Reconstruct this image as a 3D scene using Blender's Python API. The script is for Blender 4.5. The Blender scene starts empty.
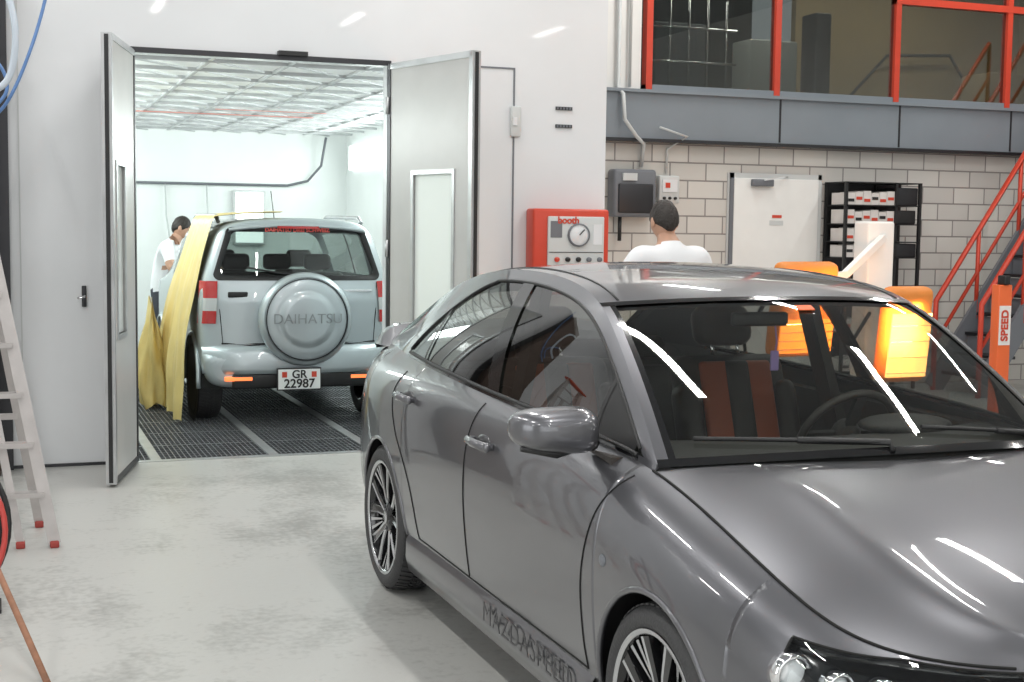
import bpy, math, random
import numpy as np
from mathutils import Vector, Matrix
random.seed(3)
scene=bpy.context.scene
COL=bpy.context.collection
pi=math.pi
# ------------------------------------------------------------------ materials
def mat(name,col,rough=.5,metal=0.,coat=0.,emit=0.,ecol=None,noise=0.,nscale=8.,bump=0.,bscale=40.,spec=.5,alpha=1.,trans=0.):
    m=bpy.data.materials.new(name);m.use_nodes=True
    nt=m.node_tree;b=nt.nodes['Principled BSDF']
    c=(col[0],col[1],col[2],1)
    b.inputs['Base Color'].default_value=c
    b.inputs['Roughness'].default_value=rough
    b.inputs['Metallic'].default_value=metal
    b.inputs['Specular IOR Level'].default_value=spec
    b.inputs['Coat Weight'].default_value=coat
    b.inputs['Coat Roughness'].default_value=.03
    b.inputs['Transmission Weight'].default_value=trans
    if emit:
        b.inputs['Emission Color'].default_value=(*(ecol or col),1)
        b.inputs['Emission Strength'].default_value=emit
    tc=nt.nodes.new('ShaderNodeTexCoord')
    if noise:
        n=nt.nodes.new('ShaderNodeTexNoise');n.inputs['Scale'].default_value=nscale;n.inputs['Detail'].default_value=6
        nt.links.new(tc.outputs['Object'],n.inputs['Vector'])
        r=nt.nodes.new('ShaderNodeMapRange');r.inputs['From Min'].default_value=.3;r.inputs['From Max'].default_value=.7
        r.inputs['To Min'].default_value=1-noise;r.inputs['To Max'].default_value=1+noise
        nt.links.new(n.outputs['Fac'],r.inputs['Value'])
        mx=nt.nodes.new('ShaderNodeVectorMath');mx.operation='SCALE';mx.inputs[0].default_value=col[:3]
        nt.links.new(r.outputs[0],mx.inputs['Scale']);nt.links.new(mx.outputs[0],b.inputs['Base Color'])
    if bump:
        n=nt.nodes.new('ShaderNodeTexNoise');n.inputs['Scale'].default_value=bscale
        nt.links.new(tc.outputs['Object'],n.inputs['Vector'])
        bp=nt.nodes.new('ShaderNodeBump');bp.inputs['Strength'].default_value=bump;bp.inputs['Distance'].default_value=.01
        nt.links.new(n.outputs['Fac'],bp.inputs['Height']);nt.links.new(bp.outputs[0],b.inputs['Normal'])
    return m
def glass(name,tint,refl=.05,rough=.0):
    m=bpy.data.materials.new(name);m.use_nodes=True;nt=m.node_tree;nt.nodes.clear()
    o=nt.nodes.new('ShaderNodeOutputMaterial');mx=nt.nodes.new('ShaderNodeMixShader')
    t=nt.nodes.new('ShaderNodeBsdfTransparent');t.inputs[0].default_value=(*tint,1)
    g=nt.nodes.new('ShaderNodeBsdfGlossy');g.inputs['Roughness'].default_value=rough
    lw=nt.nodes.new('ShaderNodeLayerWeight');lw.inputs['Blend'].default_value=.5
    p=nt.nodes.new('ShaderNodeMath');p.operation='POWER';p.inputs[1].default_value=4.
    nt.links.new(lw.outputs['Facing'],p.inputs[0])
    a=nt.nodes.new('ShaderNodeMath');a.operation='MULTIPLY_ADD';a.inputs[1].default_value=1-refl;a.inputs[2].default_value=refl
    nt.links.new(p.outputs[0],a.inputs[0]);nt.links.new(a.outputs[0],mx.inputs[0])
    nt.links.new(t.outputs[0],mx.inputs[1]);nt.links.new(g.outputs[0],mx.inputs[2]);nt.links.new(mx.outputs[0],o.inputs[0])
    return m
PAINT=mat('grey_metallic_paint',(.148,.149,.163),.34,.75,coat=1.)
SILVER=mat('silver_metallic_paint',(.50,.56,.585),.35,.55,coat=.8)
GLASS=glass('car_glass',(.80,.83,.80),.075)
SGLASS=glass('tinted_side_glass',(.36,.38,.37),.10)
CLEAR=glass('clear_lens',(.93,.95,.95),.06)
SUVGLASS=glass('suv_dark_glass',(.58,.64,.62),.08)
OFFGLASS=glass('office_glass',(.60,.63,.61),.14)
BLACK=mat('black_plastic',(.015,.015,.016),.45)
GLOSSB=mat('gloss_black',(.008,.008,.009),.12,coat=.5)
GAP=mat('panel_gap',(.006,.006,.006),.8)
RUBBER=mat('tyre_rubber',(.05,.05,.052),.62,bump=.3,bscale=120)
ALLOY=mat('polished_alloy',(.66,.67,.69),.22,1.)
CHROME=mat('chrome',(.85,.85,.87),.06,1.)
DARKM=mat('dark_metal',(.06,.06,.065),.4,.8)
STEEL=mat('galvanised_steel',(.52,.53,.54),.35,.7,noise=.12,nscale=5)
WHITE=mat('white_painted_panel',(.72,.735,.755),.28,noise=.035,nscale=1.2,coat=.25)
WHITE2=mat('booth_white',(.86,.89,.88),.4,noise=.03,nscale=2)
LEAF=mat('door_leaf_grey',(.50,.50,.49),.35,noise=.05,nscale=3)
LPANE=mat('frosted_pane',(.86,.92,.89),.12,coat=.8)
OFFW=mat('offwhite_paint',(.80,.80,.78),.4,noise=.03,nscale=4)
RED=mat('red_paint',(.60,.06,.03),.35,noise=.05)
ORANGE=mat('orange_red_paint',(.80,.15,.04),.4)
BEAM=mat('blue_grey_beam',(.22,.25,.28),.45,noise=.05,nscale=2)
CLOTHW=mat('white_cotton',(.78,.79,.81),.85,bump=.35,bscale=14)
SKIN=mat('skin',(.50,.29,.20),.5,noise=.06,nscale=12)
HAIR=mat('black_hair',(.018,.013,.010),.55,bump=.6,bscale=90)
PANTS=mat('dark_trousers',(.06,.065,.08),.85,bump=.2,bscale=20)
SHOE=mat('black_shoe',(.02,.02,.02),.5)
LEATH=mat('dark_leather',(.045,.038,.034),.5,bump=.1,bscale=80)
LORANGE=mat('orange_leather',(.42,.09,.03),.5)
DASH=mat('dashboard_plastic',(.035,.033,.032),.65,bump=.2,bscale=150)
FILM=mat('yellow_masking_film',(.70,.55,.22),.45,noise=.10,nscale=4)
TAILR=mat('red_lens',(.50,.02,.02),.12,coat=1.)
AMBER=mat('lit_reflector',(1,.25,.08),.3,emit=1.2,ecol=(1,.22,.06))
BLUEH=mat('blue_hose',(.12,.24,.50),.4)
REDH=mat('red_hose',(.55,.06,.05),.4)
GREYH=mat('pale_hose',(.55,.62,.70),.4)
WOOD=mat('wood_stick',(.30,.14,.08),.6,noise=.2,nscale=20)
CARD=mat('carton_white',(.70,.66,.63),.7,noise=.05)
IRON1=mat('ir_glow_orange',(1,.42,.08),.4,emit=2.6,ecol=(1,.27,.03))
IRON2=mat('ir_glow_hot',(1,.5,.2),.4,emit=7.,ecol=(1,.42,.12))
ORP=mat('orange_lamp_housing',(.72,.24,.04),.5,noise=.08,nscale=6)
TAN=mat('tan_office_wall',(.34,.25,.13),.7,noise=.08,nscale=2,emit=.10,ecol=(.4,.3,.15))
DARKW=mat('dark_office',(.07,.075,.075),.7)
BROWN=mat('brown_column',(.10,.065,.05),.6,noise=.15)
GREY=mat('grey_enclosure',(.16,.17,.19),.4)
LGREY=mat('light_grey_plastic',(.58,.60,.60),.4)
BOOTHLIGHT=mat('booth_window_glow',(.95,1,.98),.4,emit=1.5,ecol=(.92,1,.97))
PURPLE=mat('purple_ribbon',(.35,.25,.55),.6)
def floor_mat():
    m=mat('concrete_floor',(.52,.52,.50),.36)
    nt=m.node_tree;b=nt.nodes['Principled BSDF'];tc=nt.nodes['Texture Coordinate']
    n1=nt.nodes.new('ShaderNodeTexNoise');n1.inputs['Scale'].default_value=.9;n1.inputs['Detail'].default_value=9;n1.inputs['Roughness'].default_value=.6
    n2=nt.nodes.new('ShaderNodeTexNoise');n2.inputs['Scale'].default_value=28;n2.inputs['Detail'].default_value=8
    vor=nt.nodes.new('ShaderNodeTexNoise');vor.inputs['Scale'].default_value=3.5;vor.inputs['Detail'].default_value=10;vor.inputs['Distortion'].default_value=.6
    for n in(n1,n2,vor): nt.links.new(tc.outputs['Object'],n.inputs['Vector'])
    ad=nt.nodes.new('ShaderNodeMath');ad.operation='ADD';nt.links.new(n1.outputs['Fac'],ad.inputs[0])
    m2=nt.nodes.new('ShaderNodeMath');m2.operation='MULTIPLY';m2.inputs[1].default_value=.5;nt.links.new(n2.outputs['Fac'],m2.inputs[0]);nt.links.new(m2.outputs[0],ad.inputs[1])
    ad2=nt.nodes.new('ShaderNodeMath');ad2.operation='ADD';nt.links.new(ad.outputs[0],ad2.inputs[0])
    m3=nt.nodes.new('ShaderNodeMath');m3.operation='MULTIPLY';m3.inputs[1].default_value=.5;nt.links.new(vor.outputs['Fac'],m3.inputs[0]);nt.links.new(m3.outputs[0],ad2.inputs[1])
    cr=nt.nodes.new('ShaderNodeValToRGB');nt.links.new(ad2.outputs[0],cr.inputs[0])
    e=cr.color_ramp.elements;e[0].position=.78;e[0].color=(.33,.33,.315,1);e[1].position=1.0;e[1].color=(.50,.50,.48,1)
    nt.links.new(cr.outputs[0],b.inputs['Base Color'])
    bp=nt.nodes.new('ShaderNodeBump');bp.inputs['Strength'].default_value=.15;bp.inputs['Distance'].default_value=.01
    nt.links.new(n2.outputs['Fac'],bp.inputs['Height']);nt.links.new(bp.outputs[0],b.inputs['Normal'])
    return m
CONC=floor_mat()
def block_mat():
    m=mat('painted_block_wall',(.6,.6,.58),.6)
    nt=m.node_tree;b=nt.nodes['Principled BSDF'];tc=nt.nodes['Texture Coordinate']
    sp=nt.nodes.new('ShaderNodeSeparateXYZ');cb=nt.nodes.new('ShaderNodeCombineXYZ')
    nt.links.new(tc.outputs['Object'],sp.inputs[0]);nt.links.new(sp.outputs[0],cb.inputs[0]);nt.links.new(sp.outputs[2],cb.inputs[1])
    br=nt.nodes.new('ShaderNodeTexBrick');br.inputs['Scale'].default_value=1.;br.inputs['Brick Width'].default_value=.40;br.inputs['Row Height'].default_value=.175
    br.inputs['Mortar Size'].default_value=.008;br.inputs['Mortar Smooth'].default_value=.2
    br.inputs['Color1'].default_value=(.66,.64,.60,1);br.inputs['Color2'].default_value=(.57,.55,.52,1);br.inputs['Mortar'].default_value=(.27,.25,.24,1)
    nt.links.new(cb.outputs[0],br.inputs['Vector']);nt.links.new(br.outputs['Color'],b.inputs['Base Color'])
    bp=nt.nodes.new('ShaderNodeBump');bp.inputs['Strength'].default_value=.5;bp.inputs['Distance'].default_value=.02;bp.invert=True
    nt.links.new(br.outputs['Fac'],bp.inputs['Height']);nt.links.new(bp.outputs[0],b.inputs['Normal'])
    return m
BLOCK=block_mat()
# ------------------------------------------------------------------ mesh builder
class MB:
    def __init__(s): s.v=[];s.f=[];s.mi=[];s.sm=[];s.mats=[];s.M=Matrix.Identity(4)
    def m(s,mt):
        if mt not in s.mats: s.mats.append(mt)
        return s.mats.index(mt)
    def add(s,vs,fs,mt,smooth=False):
        o=len(s.v);s.v+=[tuple(s.M@Vector(p)) for p in vs]
        for i,f in enumerate(fs):
            s.f.append([o+k for k in f]);s.mi.append(s.m(mt[i] if isinstance(mt,list) else mt));s.sm.append(smooth)
    def box(s,a,b,mt,bev=0.):
        x0,y0,z0=[min(a[i],b[i]) for i in range(3)];x1,y1,z1=[max(a[i],b[i]) for i in range(3)]
        if bev<=0:
            vs=[(x0,y0,z0),(x1,y0,z0),(x1,y1,z0),(x0,y1,z0),(x0,y0,z1),(x1,y0,z1),(x1,y1,z1),(x0,y1,z1)]
            s.add(vs,[(0,3,2,1),(4,5,6,7),(0,1,5,4),(1,2,6,5),(2,3,7,6),(3,0,4,7)],mt)
        else:
            import bmesh
            bm=bmesh.new();bmesh.ops.create_cube(bm,size=1.)
            for v in bm.verts: v.co=Vector(((x0+x1)/2+v.co.x*(x1-x0),(y0+y1)/2+v.co.y*(y1-y0),(z0+z1)/2+v.co.z*(z1-z0)))
            bmesh.ops.bevel(bm,geom=bm.edges[:],offset=min(bev,.49*min(x1-x0,y1-y0,z1-z0)),segments=3,profile=.5,affect='EDGES')
            bm.verts.index_update()
            s.add([v.co[:] for v in bm.verts],[[v.index for v in f.verts] for f in bm.faces],mt,True);bm.free()
    def obox(s,p0,p1,w,h,mt,up=(0,0,1)):
        p0=Vector(p0);p1=Vector(p1);d=(p1-p0).normalized();u=Vector(up)
        a=d.cross(u)
        if a.length<1e-4: a=d.cross(Vector((0,1,0)))
        a.normalize();c=a.cross(d).normalized()
        vs=[]
        for p in(p0,p1):
            for i,j in((-1,-1),(1,-1),(1,1),(-1,1)): vs.append(p+a*(i*w/2)+c*(j*h/2))
        s.add(vs,[(0,3,2,1),(4,5,6,7),(0,1,5,4),(1,2,6,5),(2,3,7,6),(3,0,4,7)],mt)
    def grid(s,P,mt,smooth=True,closeu=False,closev=False):
        n,m=len(P),len(P[0]);vs=[tuple(p) for r in P for p in r];fs=[];ms=[]
        for i in range(n if closeu else n-1):
            for j in range(m if closev else m-1):
                i2=(i+1)%n;j2=(j+1)%m
                mm=mt(i,j) if callable(mt) else mt
                if mm is None: continue
                fs.append((i*m+j,i2*m+j,i2*m+j2,i*m+j2));ms.append(mm)
        s.add(vs,fs,ms,smooth)
    def tube(s,pts,r,mt,seg=8,caps=True,closed=False):
        pts=[Vector(p) for p in pts];n=len(pts);rr=r if isinstance(r,(list,tuple)) else [r]*n
        rings=[];prev=None
        for i,p in enumerate(pts):
            if closed: t=pts[(i+1)%n]-pts[i-1]
            else: t=pts[min(i+1,n-1)]-pts[max(i-1,0)]
            t.normalize()
            if prev is None:
                a=t.cross(Vector((0,0,1)))
                if a.length<.05:a=t.cross(Vector((0,1,0)))
            else: a=prev-t*prev.dot(t)
            a.normalize();prev=a;b=t.cross(a)
            rings.append([p+(a*math.cos(2*pi*k/seg)+b*math.sin(2*pi*k/seg))*rr[i] for k in range(seg)])
        s.grid(rings,mt,True,closeu=closed,closev=True)
        if caps and not closed:
            s.add(rings[0],[list(range(seg))],mt);s.add(rings[-1],[list(range(seg))],mt)
    def lathe(s,prof,c,ax,mt,seg=32,smooth=True):
        P=[]
        for k in range(seg):
            a=2*pi*k/seg;row=[]
            for r,h in prof:
                u,w=r*math.cos(a),r*math.sin(a)
                if ax=='x':p=(h,u,w)
                elif ax=='y':p=(u,h,w)
                else:p=(u,w,h)
                row.append((c[0]+p[0],c[1]+p[1],c[2]+p[2]))
            P.append(row)
        s.grid(P,mt if not callable(mt) else (lambda i,j:mt(j)),smooth,closeu=True)
    def ell(s,c,r,mt,seg=20,rings=12,fn=None):
        P=[]
        for i in range(rings+1):
            th=pi*i/rings;row=[]
            for k in range(seg):
                a=2*pi*k/seg
                p=Vector((math.sin(th)*math.cos(a),math.sin(th)*math.sin(a),math.cos(th)))
                if fn:p=fn(p)
                row.append((c[0]+p.x*r[0],c[1]+p.y*r[1],c[2]+p.z*r[2]))
            P.append(row)
        s.grid(P,mt,True,closev=True)
    def build(s,name,parent=None,recalc=True):
        me=bpy.data.meshes.new(name);me.from_pydata([tuple(v) for v in s.v],[],s.f)
        for mt in s.mats: me.materials.append(mt)
        me.polygons.foreach_set('material_index',s.mi);me.polygons.foreach_set('use_smooth',s.sm)
        me.update()
        if recalc:
            import bmesh
            bm=bmesh.new();bm.from_mesh(me);bmesh.ops.remove_doubles(bm,verts=bm.verts,dist=1e-5)
            bmesh.ops.recalc_face_normals(bm,faces=bm.faces);bm.to_mesh(me);bm.free()
        o=bpy.data.objects.new(name,me);COL.objects.link(o)
        if parent:o.parent=parent
        return o
def empty(name,loc=(0,0,0),rz=0):
    o=bpy.data.objects.new(name,None);COL.objects.link(o);o.location=loc;o.rotation_euler=(0,0,rz);return o
def text(name,body,size,loc,rot,mt,parent=None,ext=.002,bold=0.,sp=1.):
    c=bpy.data.curves.new(name,'FONT');c.body=body;c.size=size;c.extrude=ext;c.offset=bold;c.align_x='CENTER';c.align_y='CENTER';c.materials.append(mt);c.space_character=sp
    o=bpy.data.objects.new(name,c);COL.objects.link(o);o.location=loc;o.rotation_euler=rot
    if parent:o.parent=parent
    return o
# ------------------------------------------------------------------ camera
f=1370.;yaw=math.radians(20.5);pitch=math.radians(4.8);roll=0.013
F=Vector((math.sin(yaw)*math.cos(pitch),math.cos(yaw)*math.cos(pitch),-math.sin(pitch)))
R=Vector((math.cos(yaw),-math.sin(yaw),0));U=R.cross(F)
R2=R*math.cos(roll)+U*math.sin(roll);U2=U*math.cos(roll)-R*math.sin(roll)
cd=bpy.data.cameras.new('camera');cam=bpy.data.objects.new('camera',cd);COL.objects.link(cam);scene.camera=cam
mw=Matrix((( R2.x,U2.x,-F.x,0),(R2.y,U2.y,-F.y,0),(R2.z,U2.z,-F.z,1.63),(0,0,0,1)));cam.matrix_world=mw
cd.sensor_width=36;cd.lens=36*f/1024;cd.clip_start=.05
# ------------------------------------------------------------------ room shell
def slab(name,a,b,mt): 
    B=MB();B.box(a,b,mt);return B.build(name)
YB=9.47; YW=12.2; HT=6.2
B=MB()
B.box((-7,-9,-.1),(4.27,YB,0),CONC);B.box((4.27,-9,-.1),(15,YW,0),CONC);B.build('floor')
slab('wall_rear',(-7,-9.2,0),(15,-9,HT),OFFW);
slab('wall_left',(-7.2,-9,0),(-7,YB,HT),OFFW)
slab('wall_right',(15,-9,0),(15.2,YW,HT),OFFW)
slab('ceiling',(-7.2,-9.2,HT),(15.2,YW+.2,HT+.15),mat('ceiling_grey',(.36,.38,.40),.7))
OX0,OX1,OZ=.85,2.57,2.74
B=MB()
B.box((-7,YB,0),(OX0,YB+.08,HT),WHITE);B.box((OX1,YB,0),(4.27,YB+.08,HT),WHITE);B.box((OX0,YB,OZ),(OX1,YB+.08,HT),WHITE)
B.box((4.19,YB+.08,0),(4.27,YW,HT),WHITE)
B.build('wall_booth_front')
B=MB()
B.box((OX0-.03,YB-.02,0),(OX0,YB,OZ+.03),STEEL);B.box((OX1,YB-.02,0),(OX1+.03,YB,OZ+.03),STEEL);B.box((OX0-.03,YB-.025,OZ),(OX1+.03,YB,OZ+.035),DARKM)
B.box((1.80,YB-.06,OZ+.03),(2.0,YB,OZ+.06),BLACK)
for x in(-.9,-2.1,.12): B.box((x,YB-.004,.0),(x+.008,YB,HT),LGREY)
B.box((3.525,YB-.006,0),(3.537,YB,2.77),GREY);B.box((3.0,YB-.006,2.765),(3.537,YB,2.777),GREY)
B.box((.05,YB-.012,0.0),(OX0,YB,.02),DARKM)
B.build('trim_1')
bx0,bx1,by1,bh=.25,4.17,17.3,2.76
slab('wall_booth_left',(bx0-.08,YB+.08,0),(bx0,by1,bh),WHITE2)
slab('wall_booth_right',(bx1,YB+.08,0),(bx1+.02,by1,bh),WHITE2)
slab('wall_booth_back',(bx0-.08,by1,0),(bx1+.1,by1+.08,bh),WHITE2)
CEILF=mat('ceiling_filter',(.62,.65,.64),.6,noise=.10,nscale=3,emit=.28,ecol=(.85,.9,.88))  # filter panels carry a mild added glow, they are no lamps
REDREF=mat('red_ceiling_reflection',(.8,.30,.25),.5)  # reddish reflection on the ceiling, painted as thin strips
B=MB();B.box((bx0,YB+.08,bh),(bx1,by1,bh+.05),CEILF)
x=bx0
while x<bx1: B.box((x,YB+.08,bh-.02),(x+.03,by1,bh),STEEL);x+=.56
y=YB+.3
while y<by1:
    B.box((bx0,y,bh-.025),(bx1,y+.03,bh),STEEL)
    x=bx0
    while x<bx1-.3:
        B.obox((x+.08,y+.05,bh-.02),(x+.48,y+.5,bh-.02),.022,.012,STEEL);x+=.56
    y+=.6
B.box((1.3,14.3,bh-.03),(3.1,14.40,bh-.026),REDREF);B.box((2.0,13.7,bh-.03),(3.1,13.74,bh-.026),REDREF)
B.build('ceiling_booth')
GRATE=mat('grate_bar',(.20,.21,.22),.45,.6,noise=.15);PIT=mat('grate_pit',(.03,.032,.034),.8)
B=MB();B.box((bx0,YB,-.25),(bx1,by1,-.2),PIT)
for xx in(.25,.98,1.79,2.52,3.3,4.1): B.box((xx-.035,YB,-.06),(xx+.035,by1,0),STEEL)
B.box((bx0,YB,-.2),(bx1,YB+.06,0.004),STEEL)
x=bx0+.06
while x<bx1: B.box((x,YB,-.03),(x+.007,by1,-.003),GRATE);x+=.035
y=YB+.1;k=0
while y<by1:
    B.box((bx0,y,-.03),(bx1,y+(.03 if k%6==0 else .008),-.004),GRATE);y+=.1;k+=1
B.build('floor_booth_grating')
B=MB()
B.tube([(.9,17.25,2.10),(3.4,17.25,2.10),(3.65,17.2,2.16),(3.8,17.1,2.35),(3.84,17.0,2.7)],.016,GREY)
for xx in(1.2,1.9,2.4): B.tube([(xx,17.25,2.10),(xx+.01,17.23,1.7),(xx+.06,17.22,1.35),(xx+.01,17.2,1.1)],.010,LGREY)
B.build('air_line_pipe')
B=MB();B.box((2.72,17.22,1.35),(3.12,17.3,2.03),LGREY,.01);B.box((2.75,17.2,1.38),(3.09,17.23,2.0),BOOTHLIGHT);B.build('window_1')
B=MB()
for i in range(4):
    y0=10.3+i*1.75
    B.box((bx0+.01,y0,2.3),(bx0+.05,y0+1.4,2.6),BOOTHLIGHT);B.box((bx1-.05,y0,2.3),(bx1-.01,y0+1.4,2.6),BOOTHLIGHT)
B.build('booth_wall_light_row')
def area(name,loc,rot,sx,sy,e,col=(1,1,1)):
    l=bpy.data.lights.new(name,'AREA');l.shape='RECTANGLE';l.size=sx;l.size_y=sy;l.energy=e;l.color=col
    o=bpy.data.objects.new(name,l);COL.objects.link(o);o.location=loc;o.rotation_euler=rot;return o
area('booth_light',(bx0+.12,13.3,2.45),(0,math.radians(-70),0),.3,6.4,82,(.92,1,.97))
area('booth_light',(bx1-.12,13.3,2.45),(0,math.radians(70),0),.3,6.4,82,(.92,1,.97))
def leaf(name,hx,hy,ox,oy,winx0,winx1):
    e=empty(name,(hx,hy,0),math.atan2(oy-hy,ox-hx));L=math.hypot(ox-hx,oy-hy)
    B=MB();t=.026
    wz0,wz1=.93,1.97
    B.box((0,-t,.03),(winx0,t,OZ),LEAF);B.box((winx1,-t,.03),(L,t,OZ),LEAF)
    B.box((winx0,-t,.03),(winx1,t,wz0),LEAF);B.box((winx0,-t,wz1),(winx1,t,OZ),LEAF)
    for a,b,c,d in((winx0-.03,winx0,wz0-.03,wz1+.03),(winx1,winx1+.03,wz0-.03,wz1+.03)): B.box((a,-t-.008,c),(b,t+.008,d),STEEL)
    for c,d in((wz0-.03,wz0),(wz1,wz1+.03)): B.box((winx0,-t-.008,c),(winx1,t+.008,d),STEEL)
    B.box((L-.035,-t-.006,.02),(L+.006,t+.006,OZ+.01),STEEL);B.box((-.01,-t-.006,.02),(.03,t+.006,OZ+.01),DARKM)
    B.box((L+.004,-.012,.03),(L+.012,.012,OZ),BLACK)
    B.box((0,-t-.006,OZ-.03),(L,t+.006,OZ+.01),STEEL);B.box((0,-t-.006,.02),(L,t+.006,.06),DARKM)
    for z in(.3,1.4,2.4): B.tube([(0,-t-.01,z),(0,-t-.01,z+.12)],.014,STEEL)
    B.build('leaf',e)
    G=MB();G.box((winx0,-.012,wz0),(winx1,.012,wz1),LPANE);G.build('pane',e)
leaf('door_1',OX0-.03,YB-.04,.615,8.62,.42,.70)
leaf('door_2',OX1+.03,YB-.04,2.89,8.45,.33,.80)
B=MB();B.box((3.50,YB-.03,2.28),(3.58,YB,2.50),LGREY,.01);B.box((3.515,YB-.04,2.36),(3.545,YB-.03,2.42),WHITE);B.build('light_switch')
B=MB()
for z in(2.50,2.37):
    B.box((3.86,YB-.012,z-.012),(3.99,YB,z+.012),BLACK)
    for i in range(5): B.box((3.865+i*.025,YB-.016,z-.009),(3.88+i*.025,YB-.012,z+.009),GREY)
B.build('wall_vent')
B=MB();B.box((.50,YB-.02,1.06),(.53,YB,1.2),DARKM,.005);B.tube([(.515,YB-.03,1.14),(.515,YB-.06,1.13),(.47,YB-.06,1.12)],.008,CHROME);B.build('door_latch')
e=empty('booth_control_panel',(3.955,YB,1.55))
B=MB();B.box((-.32,-.16,-.42),(.285,0,.21),RED,.02);B.box((-.21,-.175,-.40),(.24,-.155,.155),LGREY,.01)
B.lathe([(0,-.19),(.075,-.19),(.085,-.182),(.085,-.17)],(.03,0,.02),'y',WHITE);B.lathe([(.075,-.195),(.086,-.195),(.086,-.17)],(.03,0,.02),'y',GREY)
B.obox((.03,-.2,.02),(.07,-.2,.06),.008,.003,BLACK,up=(0,1,0))
for i,c in enumerate([RED,BLACK,BLACK,GREY,GREY]):
    B.lathe([(0,-.195),(.018,-.195),(.018,-.17)],(-.14+i*.085,0,-.16),'y',c,12)
    B.lathe([(0,-.195),(.018,-.195),(.018,-.17)],(-.14+i*.085,0,-.25),'y',BLACK,12)
B.box((-.20,-.178,-.11),(.23,-.174,-.105),BLACK);B.box((-.19,-.178,.0),(-.10,-.174,.12),GREY);B.box((.15,-.178,-.05),(.22,-.174,.1),WHITE)
B.build('cabinet',e);text('label','booth',.07,(-.05,-.177,.125),(pi/2,0,0),RED,e,bold=.002)
# ------------------------------------------------------------------ back wall
slab('wall_back',(4.27,YW,0),(15,YW+.2,2.47),BLOCK)
B=MB();B.box((4.27,YW-.10,2.48),(15,YW+.2,2.94),BEAM);B.box((4.27,YW-.14,2.46),(15,YW+.2,2.49),DARKM);B.box((4.27,YW-.14,2.93),(15,YW+.2,2.96),BEAM);
for x in(7.37,8.8,10.23): B.box((x-.01,YW-.105,2.5),(x+.01,YW-.09,2.93),DARKM)
B.build('trim_2')
slab('wall_back_upper',(4.27,YW,2.96),(5.86,YW+.2,HT),OFFW)
slab('wall_back_top',(5.86,YW,4.6),(15,YW+.2,HT),OFFW)
for i in range(4):
    x0=5.9+i*1.43
    B=MB()
    B.box((x0,YW-.04,2.96),(x0+.065,YW+.06,4.6),RED);B.box((x0,YW-.03,2.95),(x0+1.43,YW+.06,3.02),BEAM)
    B.box((x0,YW-.04,4.5),(x0+1.43,YW+.06,4.6),RED)
    if i>=2: B.box((x0,YW-.045,3.98),(x0+1.43,YW+.06,4.05),RED)
    B.box((x0+.065,YW,3.0),(x0+1.43,YW+.012,4.5),OFFGLASS)
    B.build('window_%d'%(i+2))
B=MB();B.box((11.62,YW-.04,2.96),(11.7,YW+.06,4.6),RED);B.box((11.7,YW,2.96),(15,YW+.1,4.6),OFFW);B.build('wall_back_end')
e=empty('mezzanine_office',(0,0,0))
B=MB();B.box((5.9,15,2.9),(8.7,15.1,4.8),DARKW);B.box((8.7,14.0,2.9),(11.9,14.1,4.8),TAN);B.box((5.8,YW+.2,2.85),(12,15.1,2.95),DARKW);B.box((5.8,YW+.2,4.7),(12,15.1,4.8),GREY)
B.box((5.8,YW+.2,2.9),(5.88,15,4.8),DARKW);B.box((11.9,YW+.2,2.9),(12,15,4.8),TAN);B.build('partition',e)
B=MB()
for i in range(5):
    B.tube([(6.3+i*.22,12.9,2.95),(6.3+i*.22,12.9,4.0)],.012,CHROME)
B.tube([(6.2,12.9,3.7),(7.3,12.9,3.7)],.015,CHROME);B.tube([(6.2,12.9,3.35),(7.3,12.9,3.35)],.015,CHROME);B.box((6.5,13.2,2.95),(7.1,13.6,3.8),GREY,.02);B.box((7.7,13.3,2.95),(8.3,13.7,3.7),LGREY,.02);B.box((8.4,13.1,2.95),(8.6,13.4,4.0),DARKM,.02)
B.build('storage_rack',e)
B=MB();B.tube([(9.2,13.9,3.0),(9.9,13.9,3.7),(10.8,13.9,3.75),(11.3,13.9,3.1)],.02,DARKM);B.box((10.9,13.3,2.95),(11.5,13.8,3.5),TAN,.02);B.build('desk',e)
l=area('office_fill_light',(8.6,13.2,4.65),(0,0,0),4.5,.2,38,(1,.95,.85));l.parent=e  # added fill light that makes the office interior visible
B=MB()
B.tube([(5.60,YW-.05,6.),(5.60,YW-.05,2.98),(5.60,YW-.17,2.9),(5.62,YW-.17,2.66),(5.75,YW-.17,2.5),(5.86,YW-.1,2.44),(5.86,YW-.05,2.22)],.02,LGREY)
B.tube([(5.72,YW-.05,6.),(5.72,YW-.05,2.98)],.015,LGREY)
B.tube([(6.14,YW-.04,2.16),(6.14,YW-.05,2.4),(6.3,YW-.16,2.52),(6.0,YW-.16,2.6)],.012,LGREY)
B.build('conduit_pipe')
B=MB();B.box((5.52,YW-.18,1.73),(5.97,YW-.005,2.19),GREY,.03);B.box((5.56,YW-.2,1.77),(5.93,YW-.17,2.05),DARKM,.02);B.box((5.60,YW-.205,2.08),(5.75,YW-.18,2.15),LGREY);B.tube([(5.62,YW-.1,1.5),(5.62,YW-.1,1.75)],.02,BLACK);B.build('electrical_enclosure')
B=MB();B.box((6.03,YW-.12,1.87),(6.25,YW-.005,2.14),LGREY,.015);B.box((6.06,YW-.13,1.98),(6.22,YW-.115,2.1),WHITE);B.box((6.09,YW-.135,2.02),(6.14,YW-.12,2.07),RED)
for i in range(3): B.lathe([(0,-.14),(.015,-.14),(.015,-.11)],(6.08+i*.06,YW,1.92),'y',BLACK,10)
B.build('socket_box')
e=empty('door_3',(7.40,YW,0))
B=MB();B.box((-.56,-.02,0),(.54,-.002,2.19),LGREY);B.box((-.50,-.05,.02),(.48,-.015,2.14),OFFW,.006)
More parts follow.
